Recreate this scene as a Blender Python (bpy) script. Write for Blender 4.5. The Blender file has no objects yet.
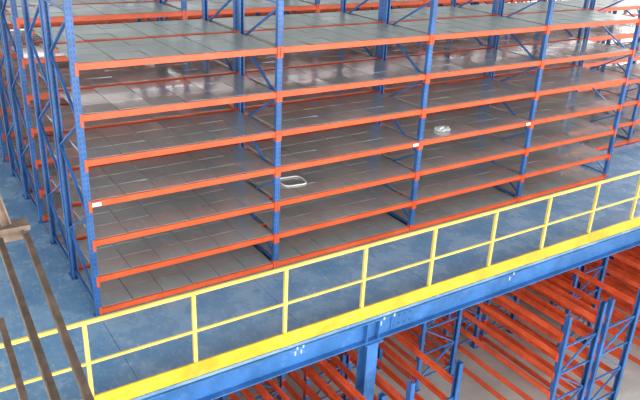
import bpy, bmesh, math, random
from mathutils import Matrix, Vector
random.seed(7)
COL=bpy.context.scene.collection
S=0.4867; W=2.4; D=1.06

# ---------------------------------------------------------------- camera
R=[[0.83925,-0.54201,0.04344],[0.18428,0.35868,0.91509],[-0.51157,-0.75998,0.4009]]
pos=(-1.687,-7.072,4.621)
cam=bpy.data.cameras.new("camera"); co=bpy.data.objects.new("camera",cam); COL.objects.link(co)
co.matrix_world=Matrix([[R[0][i],R[1][i],R[2][i],pos[i]] for i in range(3)]+[[0,0,0,1]])
cam.lens=681.18/640*36
cam.clip_start=0.05
bpy.context.scene.camera=co
bpy.context.scene.view_settings.view_transform='Standard'

# ---------------------------------------------------------------- materials
def mat(name,col,rough=.5,metal=0.,var=.15,scale=3.,col2=None,bump=0.0,scratch=None,clo=.4,chi=.65,sfac=.75,ss=5,rvar=0,slo=.54,shi=.74):
    m=bpy.data.materials.new(name); m.use_nodes=True
    nt=m.node_tree; N=nt.nodes; L=nt.links
    b=N['Principled BSDF']
    geo=N.new('ShaderNodeNewGeometry')
    no=N.new('ShaderNodeTexNoise'); no.inputs['Scale'].default_value=scale; no.inputs['Detail'].default_value=6; no.inputs['Roughness'].default_value=.65
    L.new(geo.outputs['Position'],no.inputs['Vector'])
    cr=N.new('ShaderNodeValToRGB')
    cr.color_ramp.elements[0].position=clo; cr.color_ramp.elements[1].position=chi
    c2=col2 or tuple(min(1,c*(1+var)+.01) for c in col)
    cr.color_ramp.elements[0].color=(*[c*(1-var) if not col2 else c for c in col],1)
    cr.color_ramp.elements[1].color=(*c2,1)
    L.new(no.outputs['Fac'],cr.inputs['Fac'])
    out=cr.outputs['Color']
    b.inputs['Roughness'].default_value=rough; b.inputs['Metallic'].default_value=metal
    if scratch:
        n2=N.new('ShaderNodeTexNoise'); n2.inputs['Scale'].default_value=scale*ss; n2.inputs['Detail'].default_value=9; n2.inputs['Roughness'].default_value=.7
        mp=N.new('ShaderNodeMapping'); mp.inputs['Scale'].default_value=(1,.4,1); mp.inputs['Rotation'].default_value=(0,0,.5)
        L.new(geo.outputs['Position'],mp.inputs['Vector']); L.new(mp.outputs['Vector'],n2.inputs['Vector'])
        c3=N.new('ShaderNodeValToRGB'); c3.color_ramp.elements[0].position=slo; c3.color_ramp.elements[1].position=shi
        c3.color_ramp.elements[0].color=(0,0,0,1); c3.color_ramp.elements[1].color=(sfac,sfac,sfac,1)
        L.new(n2.outputs['Fac'],c3.inputs['Fac'])
        mx=N.new('ShaderNodeMixRGB'); mx.inputs[2].default_value=(*scratch,1)
        L.new(c3.outputs['Color'],mx.inputs[0]); L.new(out,mx.inputs[1]); out=mx.outputs[0]
    if rvar:
        mr=N.new('ShaderNodeMapRange'); mr.inputs['From Min'].default_value=.35; mr.inputs['From Max'].default_value=.7
        mr.inputs['To Min'].default_value=rough; mr.inputs['To Max'].default_value=rough+rvar
        L.new(no.outputs['Fac'],mr.inputs['Value']); L.new(mr.outputs[0],b.inputs['Roughness'])
    L.new(out,b.inputs['Base Color'])
    if bump:
        bp=N.new('ShaderNodeBump'); bp.inputs['Strength'].default_value=bump; bp.inputs['Distance'].default_value=.02
        L.new(no.outputs['Fac'],bp.inputs['Height']); L.new(bp.outputs['Normal'],b.inputs['Normal'])
    return m

M_orange=mat('orange_paint',(.64,.09,.018),.36,0,.1,2.5)
M_orange2=mat('orange_paint_lower',(.72,.10,.03),.35,0,.2,2.5)
M_blue=mat('blue_paint',(.025,.115,.34),.4,0,.25,2)
M_blue2=mat('blue_beam_paint',(.03,.14,.38),.4,0,.2,2,scratch=(.22,.36,.58),sfac=.35)
M_yellow=mat('yellow_paint_pale',(.70,.55,.13),.42,0,.1,3)
M_yellow2=mat('yellow_paint_kick',(.68,.43,.02),.42,0,.2,2.2,scratch=(.7,.58,.25),sfac=.5)
M_deck=mat('blue_deck_paint',(.125,.27,.46),.14,0,.3,1.6,col2=(.24,.39,.55),bump=.08,scratch=(.58,.66,.73),sfac=.6,ss=14,rvar=.25)
M_shelf=mat('galvanised_shelf_steel',(.50,.52,.52),.08,.5,.3,.9,col2=(.66,.68,.67),bump=.06,scratch=(.9,.91,.9),sfac=.4,ss=9,rvar=.18,clo=.3,chi=.7)
M_shelf_top=mat('dimmed_top_shelf_steel',(.26,.285,.26),.35,.2,.3,1.0,col2=(.32,.345,.32),bump=.03,scratch=(.42,.44,.42),sfac=.4,ss=8,rvar=.2)  # top decks coloured darker to offset the strong light they catch
M_white=mat('white_plastic',(.86,.86,.84),.5,0,.05,8)
M_chalk=mat('chalk_white',(.42,.52,.64),.8,0,.1,20)
M_clear=mat('clear_plastic',(.85,.87,.88),.15,0,.05,8); M_clear.node_tree.nodes['Principled BSDF'].inputs['Alpha'].default_value=.6
M_brown=mat('brown_primer_steel',(.15,.10,.07),.6,.1,.3,9,col2=(.27,.19,.14))
M_conc=mat('concrete',(.40,.39,.36),.7,0,.15,.9,col2=(.54,.53,.49),bump=.1)
M_wall=mat('wall_panel',(.50,.52,.53),.7,0,.1,.6)
M_roof=mat('roof_sheet',(.35,.36,.37),.7,0,.1,.6)
def perforated():
    m=M_blue.copy(); m.name='blue_perforated_paint'; nt=m.node_tree;N=nt.nodes;L=nt.links
    b=N['Principled BSDF']; tc=N.new('ShaderNodeTexCoord'); sp=N.new('ShaderNodeSeparateXYZ'); L.new(tc.outputs['Object'],sp.inputs[0])
    def mth(op,a,bv=None):
        n=N.new('ShaderNodeMath'); n.operation=op
        for i,v in enumerate((a,bv)):
            if v is None: continue
            if isinstance(v,(int,float)): n.inputs[i].default_value=v
            else: L.new(v,n.inputs[i])
        return n.outputs[0]
    z=mth('FRACT',mth('DIVIDE',sp.outputs['Z'],.0608))
    zm=mth('LESS_THAN',mth('ABSOLUTE',mth('SUBTRACT',z,.5)),.24)
    xm=mth('LESS_THAN',mth('ABSOLUTE',mth('SUBTRACT',mth('ABSOLUTE',sp.outputs['X']),.016)),.006)
    mk=mth('MULTIPLY',mth('MULTIPLY',zm,xm),.6)
    src=b.inputs['Base Color'].links[0].from_socket
    mx=N.new('ShaderNodeMixRGB'); mx.inputs[2].default_value=(.01,.02,.05,1)
    L.new(mk,mx.inputs[0]); L.new(src,mx.inputs[1]); L.new(mx.outputs[0],b.inputs['Base Color'])
    return m
M_perf=perforated()

# ---------------------------------------------------------------- geometry helpers
def box(bm,c,s,mi=0):
    r=bmesh.ops.create_cube(bm,size=1,matrix=Matrix.Translation(c)@Matrix.Diagonal((*s,1)))
    return r['verts']
def bar(bm,a,b,w,h=None):
    a=Vector(a);b=Vector(b);h=h or w;d=b-a
    q=d.to_track_quat('Z','Y').to_matrix().to_4x4()
    bmesh.ops.create_cube(bm,size=1,matrix=Matrix.Translation((a+b)/2)@q@Matrix.Diagonal((w,h,d.length,1)))
def extr(bm,prof,a,b,axis):
    def P(u,v,t):
        return {'x':(t,u,v),'y':(u,t,v),'z':(u,v,t)}[axis]
    v1=[bm.verts.new(P(u,v,a)) for u,v in prof]; v2=[bm.verts.new(P(u,v,b)) for u,v in prof]
    n=len(prof)
    for i in range(n): bm.faces.new((v1[i],v1[(i+1)%n],v2[(i+1)%n],v2[i]))
    bm.faces.new(v1[::-1]); bm.faces.new(v2)
def cyl(bm,c,r,h,axis='z',seg=12):
    rot={'z':Matrix.Identity(4),'x':Matrix.Rotation(math.pi/2,4,'Y'),'y':Matrix.Rotation(math.pi/2,4,'X')}[axis]
    bmesh.ops.create_cone(bm,cap_ends=True,segments=seg,radius1=r,radius2=r,depth=h,matrix=Matrix.Translation(c)@rot)
def fin(bm,name,m,bevel=0):
    bmesh.ops.recalc_face_normals(bm,faces=bm.faces)
    me=bpy.data.meshes.new(name); bm.to_mesh(me); bm.free(); me.materials.append(m)
    return me
def obj(name,me,parent=None,loc=(0,0,0),rot=(0,0,0),label=None,category=None,group=None,kind=None):
    o=bpy.data.objects.new(name,me); COL.objects.link(o); o.location=loc; o.rotation_euler=rot
    if parent: o.parent=parent
    if label:o['label']=label
    if category:o['category']=category
    if group:o['group']=group
    if kind:o['kind']=kind
    return o

def post_mesh(name,H,w=.07,d=.06,t=.006,m=M_perf):
    bm=bmesh.new(); x=w/2
    prof=[(-x,0),(x,0),(x,d),(x-.018,d),(x-.018,d-t),(x-t,d-t),(x-t,t),(-x+t,t),(-x+t,d-t),(-x+.018,d-t),(-x+.018,d),(-x,d)]
    extr(bm,prof,.006,H,'z')
    box(bm,(0,d/2,.003),(w+.05,d+.04,.006))
    for s in (-1,1): cyl(bm,(s*(w/2+.012),d/2,.012),.008,.014)
    return fin(bm,name,m)
def brace_mesh(name,H,dep,step=.55,w=.032):
    bm=bmesh.new(); z=.18; k=0
    y0,y1=.035,dep-.035
    bar(bm,(0,y0,z-.06),(0,y1,z-.06),w,.02)
    while z+step<H-.1:
        a,b=(y0,y1) if k%2==0 else (y1,y0)
        bar(bm,(0,a,z),(0,b,z+step),w,.02); z+=step;k+=1
    bar(bm,(0,y0,z+.04),(0,y1,z+.04),w,.02)
    for yy in (y0,y1):
        cyl(bm,(0,yy,z+.04),.012,.05,'x',8)
    return fin(bm,name,M_blue)
def beam_mesh(name,Ln,h=.068,d=.045,m=M_orange,low=False):
    bm=bmesh.new(); 
    prof=[(-d/2,-h/2),(d/2,-h/2),(d/2,h/2-.025),(d/2-.012,h/2-.025),(d/2-.012,h/2),(-d/2,h/2)]
    extr(bm,prof,-Ln/2,Ln/2,'x')
    pz,ph=(.02,h+.035) if low else (-.02,h+.07)
    for s in (-1,1):
        box(bm,(s*(Ln/2-.003),-.002,pz),(.006,d+.02,ph))
        box(bm,(s*(Ln/2+.014),-d/2-.010,pz),(.034,.004,ph))
        for zz in (-.03,.04): cyl(bm,(s*(Ln/2+.014),-d/2-.013,zz+pz),.006,.006,'y',8)
    return fin(bm,name,m)
def deck_mesh(name,wx,dy,nx,ny,m=M_shelf):
    bm=bmesh.new(); px=wx/nx; py=dy/ny; g=.009
    for i in range(nx):
        for j in range(ny):
            cx=-wx/2+px*(i+.5); cy=py*(j+.5); dz=random.uniform(-.0015,.0015)
            vs=box(bm,(cx,cy,dz),(px-g,py-g,.004))
            ax,ay=random.uniform(-.012,.012),random.uniform(-.012,.012)
            for v in vs: v.co.z+=(v.co.x-cx)*ax+(v.co.y-cy)*ay
            for s in (-1,1):
                box(bm,(cx+s*(px/2-g/2-.001),cy,-.014+dz),(.002,py-g,.026))
    return fin(bm,name,m)

H=3.9
PM=post_mesh('upright_post',H)
BR=brace_mesh('frame_brace',H,D)
BM=beam_mesh('shelf_beam',W-.07)
BM0=beam_mesh('shelf_beam_base',W-.07,low=True)
DM=deck_mesh('shelf_deck',W-.085,D-.06,6,3)
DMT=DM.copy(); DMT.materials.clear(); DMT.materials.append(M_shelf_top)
bm=bmesh.new(); box(bm,(0,0,0),(.10,.004,.045)); LM_=fin(bm,'label_tag',M_white)
LEV=[i*S for i in range(7)]; LEV[0]=.055; LEV[6]+=.055; LEV[4]-=.02; LEV[3]-=.02; LEV[2]-=.015

def rack(label,x0,nb,y0,depth=D,group="long rows of boltless shelving"):
    r=obj('shelving_rack',None,loc=(x0,y0,0),label=label,category='shelving rack',group=group)
    for k in range(nb+1):
        obj('upright_post',PM,r,(k*W,0,0)); 
        obj('upright_post',PM,r,(k*W,depth,0),(0,0,math.pi))
        obj('frame_brace',BR,r,(k*W,0,0))
    for k in range(nb):
        for i,z in enumerate(LEV):
            b=BM if i else BM0
            obj('shelf_beam',b,r,(k*W+W/2,.024,z))
            obj('shelf_beam',b,r,(k*W+W/2,depth-.024,z),(0,0,math.pi))
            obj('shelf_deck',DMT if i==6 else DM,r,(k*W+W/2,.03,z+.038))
    return r
rA=rack("shelving rack beside the yellow railing, white tags on orange beams",0,4,0)
rB=rack("shelving rack standing back to back with the tagged rack",0,6,1.13)
rC=rack("blue and orange steel shelving rack facing the storage aisle",0,7,2.9)
for y in (4.03,5.8,6.93,8.7,9.83,11.4):
    rack("blue and orange steel shelving rack deep in the storage hall",0,7,y)
for (k,lv,sx) in ((0,3,-1.11),(1,3,1.10),(2,3,1.10)):
    o=obj('label_tag',LM_,rA,(k*W+W/2+sx,-.010,LEV[lv]),label='small white paper label')

# ---------------------------------------------------------------- mezzanine deck
bm=bmesh.new()
x0,x1,y0,y1=-6,22,-1.62,13
nx=14
for i in range(nx):
    for j in range(6):
        a=x0+(x1-x0)*i/nx; b=x0+(x1-x0)*(i+1)/nx; c=y0+(y1-y0)*j/6; d=y0+(y1-y0)*(j+1)/6
        box(bm,((a+b)/2,(c+d)/2,-.006),(b-a-.006,d-c-.006,.012))
box(bm,((x0+x1)/2,(y0+y1)/2,-.022),(x1-x0,y1-y0,.02))
deck=obj('mezzanine_deck',fin(bm,'mezzanine_deck',M_deck),label='worn blue painted steel plate mezzanine deck under the racks',category='mezzanine floor')

bm=bmesh.new(); hb=.30; zt=-.034; yb=-1.57; fw=.16
prof=[(yb-fw/2,zt),(yb+fw/2,zt),(yb+fw/2,zt-.014),(yb+.006,zt-.014),(yb+.006,zt-hb+.014),(yb+fw/2,zt-hb+.014),(yb+fw/2,zt-hb),(yb-fw/2,zt-hb),(yb-fw/2,zt-hb+.014),(yb-.006,zt-hb+.014),(yb-.006,zt-.014),(yb-fw/2,zt-.014)]
extr(bm,prof,x0,x1,'x')
cx=[-2.1,2.85,12.0,17]
for c in cx:
    for s in (-.09,.09): box(bm,(c+s,yb-.04,zt-hb/2),(.01,.07,hb-.03))
    box(bm,(c+.5,yb-.012,zt-hb/2),(.36,.012,hb-.06))
    for i in range(4):
        for j in range(2): cyl(bm,(c+.36+i*.09,yb-.022,zt-hb/2-.06+j*.12),.013,.014,'y',8)
eb=obj('edge_beam',fin(bm,'edge_beam',M_blue2),label='long blue steel edge beam carrying the mezzanine deck',category='steel beam')
bm=bmesh.new(); 
for x in (1.75,1.83,3.0,3.16,5.3): box(bm,(x,yb-.081,zt-.007),(.022,.003,.04)); box(bm,(x+.02,yb-.0075,zt-.13),(.02,.003,.06))
obj('chalk_mark',fin(bm,'chalk_mark',M_chalk),eb,label='faint white chalk marks')
jm=None
for k in range(12):
    x=-4.5+k*2.2
    if jm is None:
        bm=bmesh.new(); 
        box(bm,(0,5.7,-.14),(.008,14.2,.2)); box(bm,(0,5.7,-.04),(.09,14.2,.01)); box(bm,(0,5.7,-.24),(.09,14.2,.01))
        jm=fin(bm,'deck_joist',M_blue2)
    obj('deck_joist',jm,loc=(x,0,0),label='blue steel joist under the mezzanine deck',category='steel beam',group='joists under the deck')
bm=bmesh.new(); G=-2.9; top=zt-hb
hh=top-G
box(bm,(0,-.085,hh/2+G),(.17,.012,hh)); box(bm,(0,.085,hh/2+G),(.17,.012,hh)); box(bm,(0,0,hh/2+G),(.01,.16,hh))
box(bm,(0,0,G+.01),(.26,.32,.02)); box(bm,(0,0,top-.008),(.26,.24,.014))
for a in (-1,1):
    for b in (-1,1): cyl(bm,(a*.10,b*.12,G+.03),.014,.05,seg=8)
cm=fin(bm,'support_column',M_blue2)
for c in cx:
    for y in (yb,3.0,8.0):
        obj('support_column',cm,loc=(c,y,0),label='blue steel support column under the mezzanine edge beam' if y==yb else 'blue steel column standing on concrete under the deck',category='column',group='mezzanine columns')

# ---------------------------------------------------------------- railing
rl=obj('safety_railing',None,loc=(0,-1.57,0),label='yellow steel safety railing along the mezzanine edge',category='railing')
def rr(name,c,s):
    bm=bmesh.new(); box(bm,c,s); bmesh.ops.bevel(bm,geom=bm.edges[:],offset=min(s)*.18,segments=2,affect='EDGES')
    return obj(name,fin(bm,name,M_yellow),rl)
rx0,rx1=-5.0,18.0
rr('top_rail',((rx0+rx1)/2,0,1.0),(rx1-rx0,.04,.04))
rr('mid_rail',((rx0+rx1)/2,0,.55),(rx1-rx0,.03,.03))
bm=bmesh.new(); box(bm,((rx0+rx1)/2,-.028,.088),(rx1-rx0,.006,.17)); box(bm,((rx0+rx1)/2,-.020,.174),(rx1-rx0,.02,.005))
obj('kick_plate',fin(bm,'kick_plate',M_yellow2),rl,label='golden yellow kick plate')
bm=bmesh.new(); box(bm,(0,0,.49),(.038,.038,.978)); box(bm,(0,0,.004),(.12,.06,.008))
for s in (-1,1): cyl(bm,(s*.045,0,.012),.01,.014,seg=8)
pm=fin(bm,'railing_post',M_yellow)
k=0; x=.55-1.0706*5
while x<rx1:
    obj('railing_post',pm,rl,(x,0,0)); x+=1.0706

# ---------------------------------------------------------------- ground-level pallet racks (run along y)
LH=2.25
PM2=post_mesh('upright_post_lower',LH,.08,.065,.007,M_blue)
LD=.86
def lbrace():
    bm=bmesh.new(); z=.2;k=0
    while z<LH-.1:
        bar(bm,(.05,0,z),(LD-.05,0,z),.03,.02)
        if z+.5<LH-.05:
            a,b=(.05,LD-.05) if k%2==0 else (LD-.05,.05)
            bar(bm,(a,0,z),(b,0,z+.5),.028,.02)
        z+=.5;k+=1
    return fin(bm,'frame_brace_lower',M_blue2)
BR2=lbrace()
LB=2.3
BM2=beam_mesh('pallet_beam',LB-.08,.085,.04,M_orange2)
def lrack(x,label,ys=-2.2,nb=3,top=0):
    r=obj('pallet_rack',None,loc=(x,ys,G),label=label,category='pallet rack',group='ground level pallet racks')
    for k in range(nb+1):
        obj('upright_post',PM2,r,(0,k*LB,0),(0,0,-math.pi/2))
        obj('upright_post',PM2,r,(LD,k*LB,0),(0,0,math.pi/2))
        obj('frame_brace',BR2,r,(0,k*LB,0))
    for k in range(nb):
        for z in (.15,.5,.85,1.2,1.55,1.9):
            obj('pallet_beam',BM2,r,(.03,k*LB+LB/2,z),(0,0,math.pi/2+math.pi))
            obj('pallet_beam',BM2,r,(LD-.03,k*LB+LB/2,z),(0,0,math.pi/2))
for x,ys in ((-1.2,-2.2),(-.2,-2.2),(.8,-2.2),(1.78,-2.2),(3.02,-2.2),(4.0,.5),(4.98,-.3),(5.95,-2.2),(6.93,-2.2),(7.91,-.9),(8.89,-2.2),(9.87,-2.2),(10.85,-2.2),(12.6,-2.2),(13.6,-2.2)):
    lrack(x,'open pallet rack with blue frames and orange beams on concrete floor',ys)

# ---------------------------------------------------------------- brown truss girder
g=obj('steel_girder',None,loc=(-1.31,-4.14,3.2),label='brown primed steel girder of angle bars near roof level',category='steel beam')
def angle(name,a,b,w=.045,t=.005):
    bm=bmesh.new(); a=Vector(a);b=Vector(b);d=b-a
    q=d.to_track_quat('Z','Y').to_matrix().to_4x4(); Ln=d.length
    extr(bm,[(0,0),(w,0),(w,t),(t,t),(t,w),(0,w)],0,Ln,'z')
    bmesh.ops.transform(bm,matrix=Matrix.Translation(a)@q,verts=bm.verts)
    return obj(name,fin(bm,name,M_brown),g)
angle('chord_bar',(.035,.05,0),(-.19,-4,0),.030)
angle('chord_bar',(-.075,.05,0),(-.23,-4,0),.030)
angle('chord_bar',(-.125,.05,-.4),(-.26,-4,-.4),.030)
bm=bmesh.new(); box(bm,(-.26,.08,.035),(.66,.09,.025)); box(bm,(-.05,.06,.005),(.2,.03,.05)); obj('end_plate',fin(bm,'end_plate',M_brown),g)
angle('web_bar',(-.01,.08,.045),(-.06,.24,.36),.034)
bm=bmesh.new(); box(bm,(-.23,-3.95,(G-3.2)/2+.0),(.12,.12,-(G-3.2)-.05)); box(bm,(-.23,-3.95,G-3.2+.01),(.3,.3,.02))
obj('support_post',fin(bm,'support_post',M_brown),g)

# ---------------------------------------------------------------- small things
cu=bpy.data.curves.new('strap','CURVE'); cu.dimensions='3D'; cu.bevel_depth=.009; cu.bevel_resolution=3
sp=cu.splines.new('NURBS'); P=[(-.18,-.15),(-.18,.15),(0,.155),(.18,.15),(.18,-.15),(.03,-.155)]
sp.points.add(len(P)-1); sp.use_cyclic_u=True; sp.order_u=3
for i,(a,b) in enumerate(P): sp.points[i].co=(a,b,.009+.002*(i%2),1)
t=bpy.data.objects.new('t',cu); COL.objects.link(t); dg=bpy.context.evaluated_depsgraph_get()
me=bpy.data.meshes.new_from_object(t.evaluated_get(dg)); bpy.data.objects.remove(t); me.materials.clear(); me.materials.append(M_white)
obj('strap_loop',me,loc=(2.93,.51,LEV[2]+.042),rot=(0,0,-.1),label='white plastic strap loop lying on a steel shelf',category='strap')
def crumple(name,loc,r,label,cat,flat=.35,sd=1,m=M_white):
    random.seed(sd); bm=bmesh.new(); bmesh.ops.create_icosphere(bm,subdivisions=3,radius=r)
    for v in bm.verts:
        k=1+random.uniform(-.3,.3); v.co=Vector((v.co.x*k*1.3,v.co.y*k,max(v.co.z*k*flat,-r*flat*.5)+r*flat*.5))
    obj(name,fin(bm,name,m),loc=loc,label=label,category=cat)
crumple('plastic_bag',(5.44,.26,LEV[3]+.044),.10,'crumpled clear plastic bag on a steel shelf','bag',.4,1,M_clear)
crumple('paper_scrap',(-1.45,-.9,.0),.06,'crumpled white paper scrap on the blue deck','paper',.3,2)

# ---------------------------------------------------------------- setting
bm=bmesh.new(); box(bm,(8,4,G-.05),(50,40,.1)); obj('floor',fin(bm,'floor',M_conc),kind='structure')
bm=bmesh.new(); box(bm,(8,24,-.4),(50,.2,5)); obj('wall_back',fin(bm,'wall_back',M_wall),kind='structure')
bm=bmesh.new(); box(bm,(8,4,8.6),(50,40,.1)); obj('ceiling',fin(bm,'ceiling',M_roof),kind='structure')

# ---------------------------------------------------------------- light
w=bpy.data.worlds.new('world'); bpy.context.scene.world=w; w.use_nodes=True
bg=w.node_tree.nodes['Background']; bg.inputs[0].default_value=(.95,.98,1,1); bg.inputs[1].default_value=3.0
def area(name,loc,rot,sx,sy,e,col=(1,1,1)):
    l=bpy.data.lights.new(name,'AREA'); l.shape='RECTANGLE'; l.size=sx;l.size_y=sy;l.energy=e;l.color=col
    o=bpy.data.objects.new(name,l); COL.objects.link(o); o.location=loc;o.rotation_euler=rot; return o
area('front_fill_light',(2,-13,3.0),(math.radians(88),0,0),20,4,1750,(1,.98,.95))  # added fill behind the camera, lights the rack fronts and shelf interiors
area('side_fill_light',(21,2,6.0),(0,math.radians(65),0),4,12,2000,(1,.99,.95))  # added out-of-view fill, brightens the right side and lower concrete
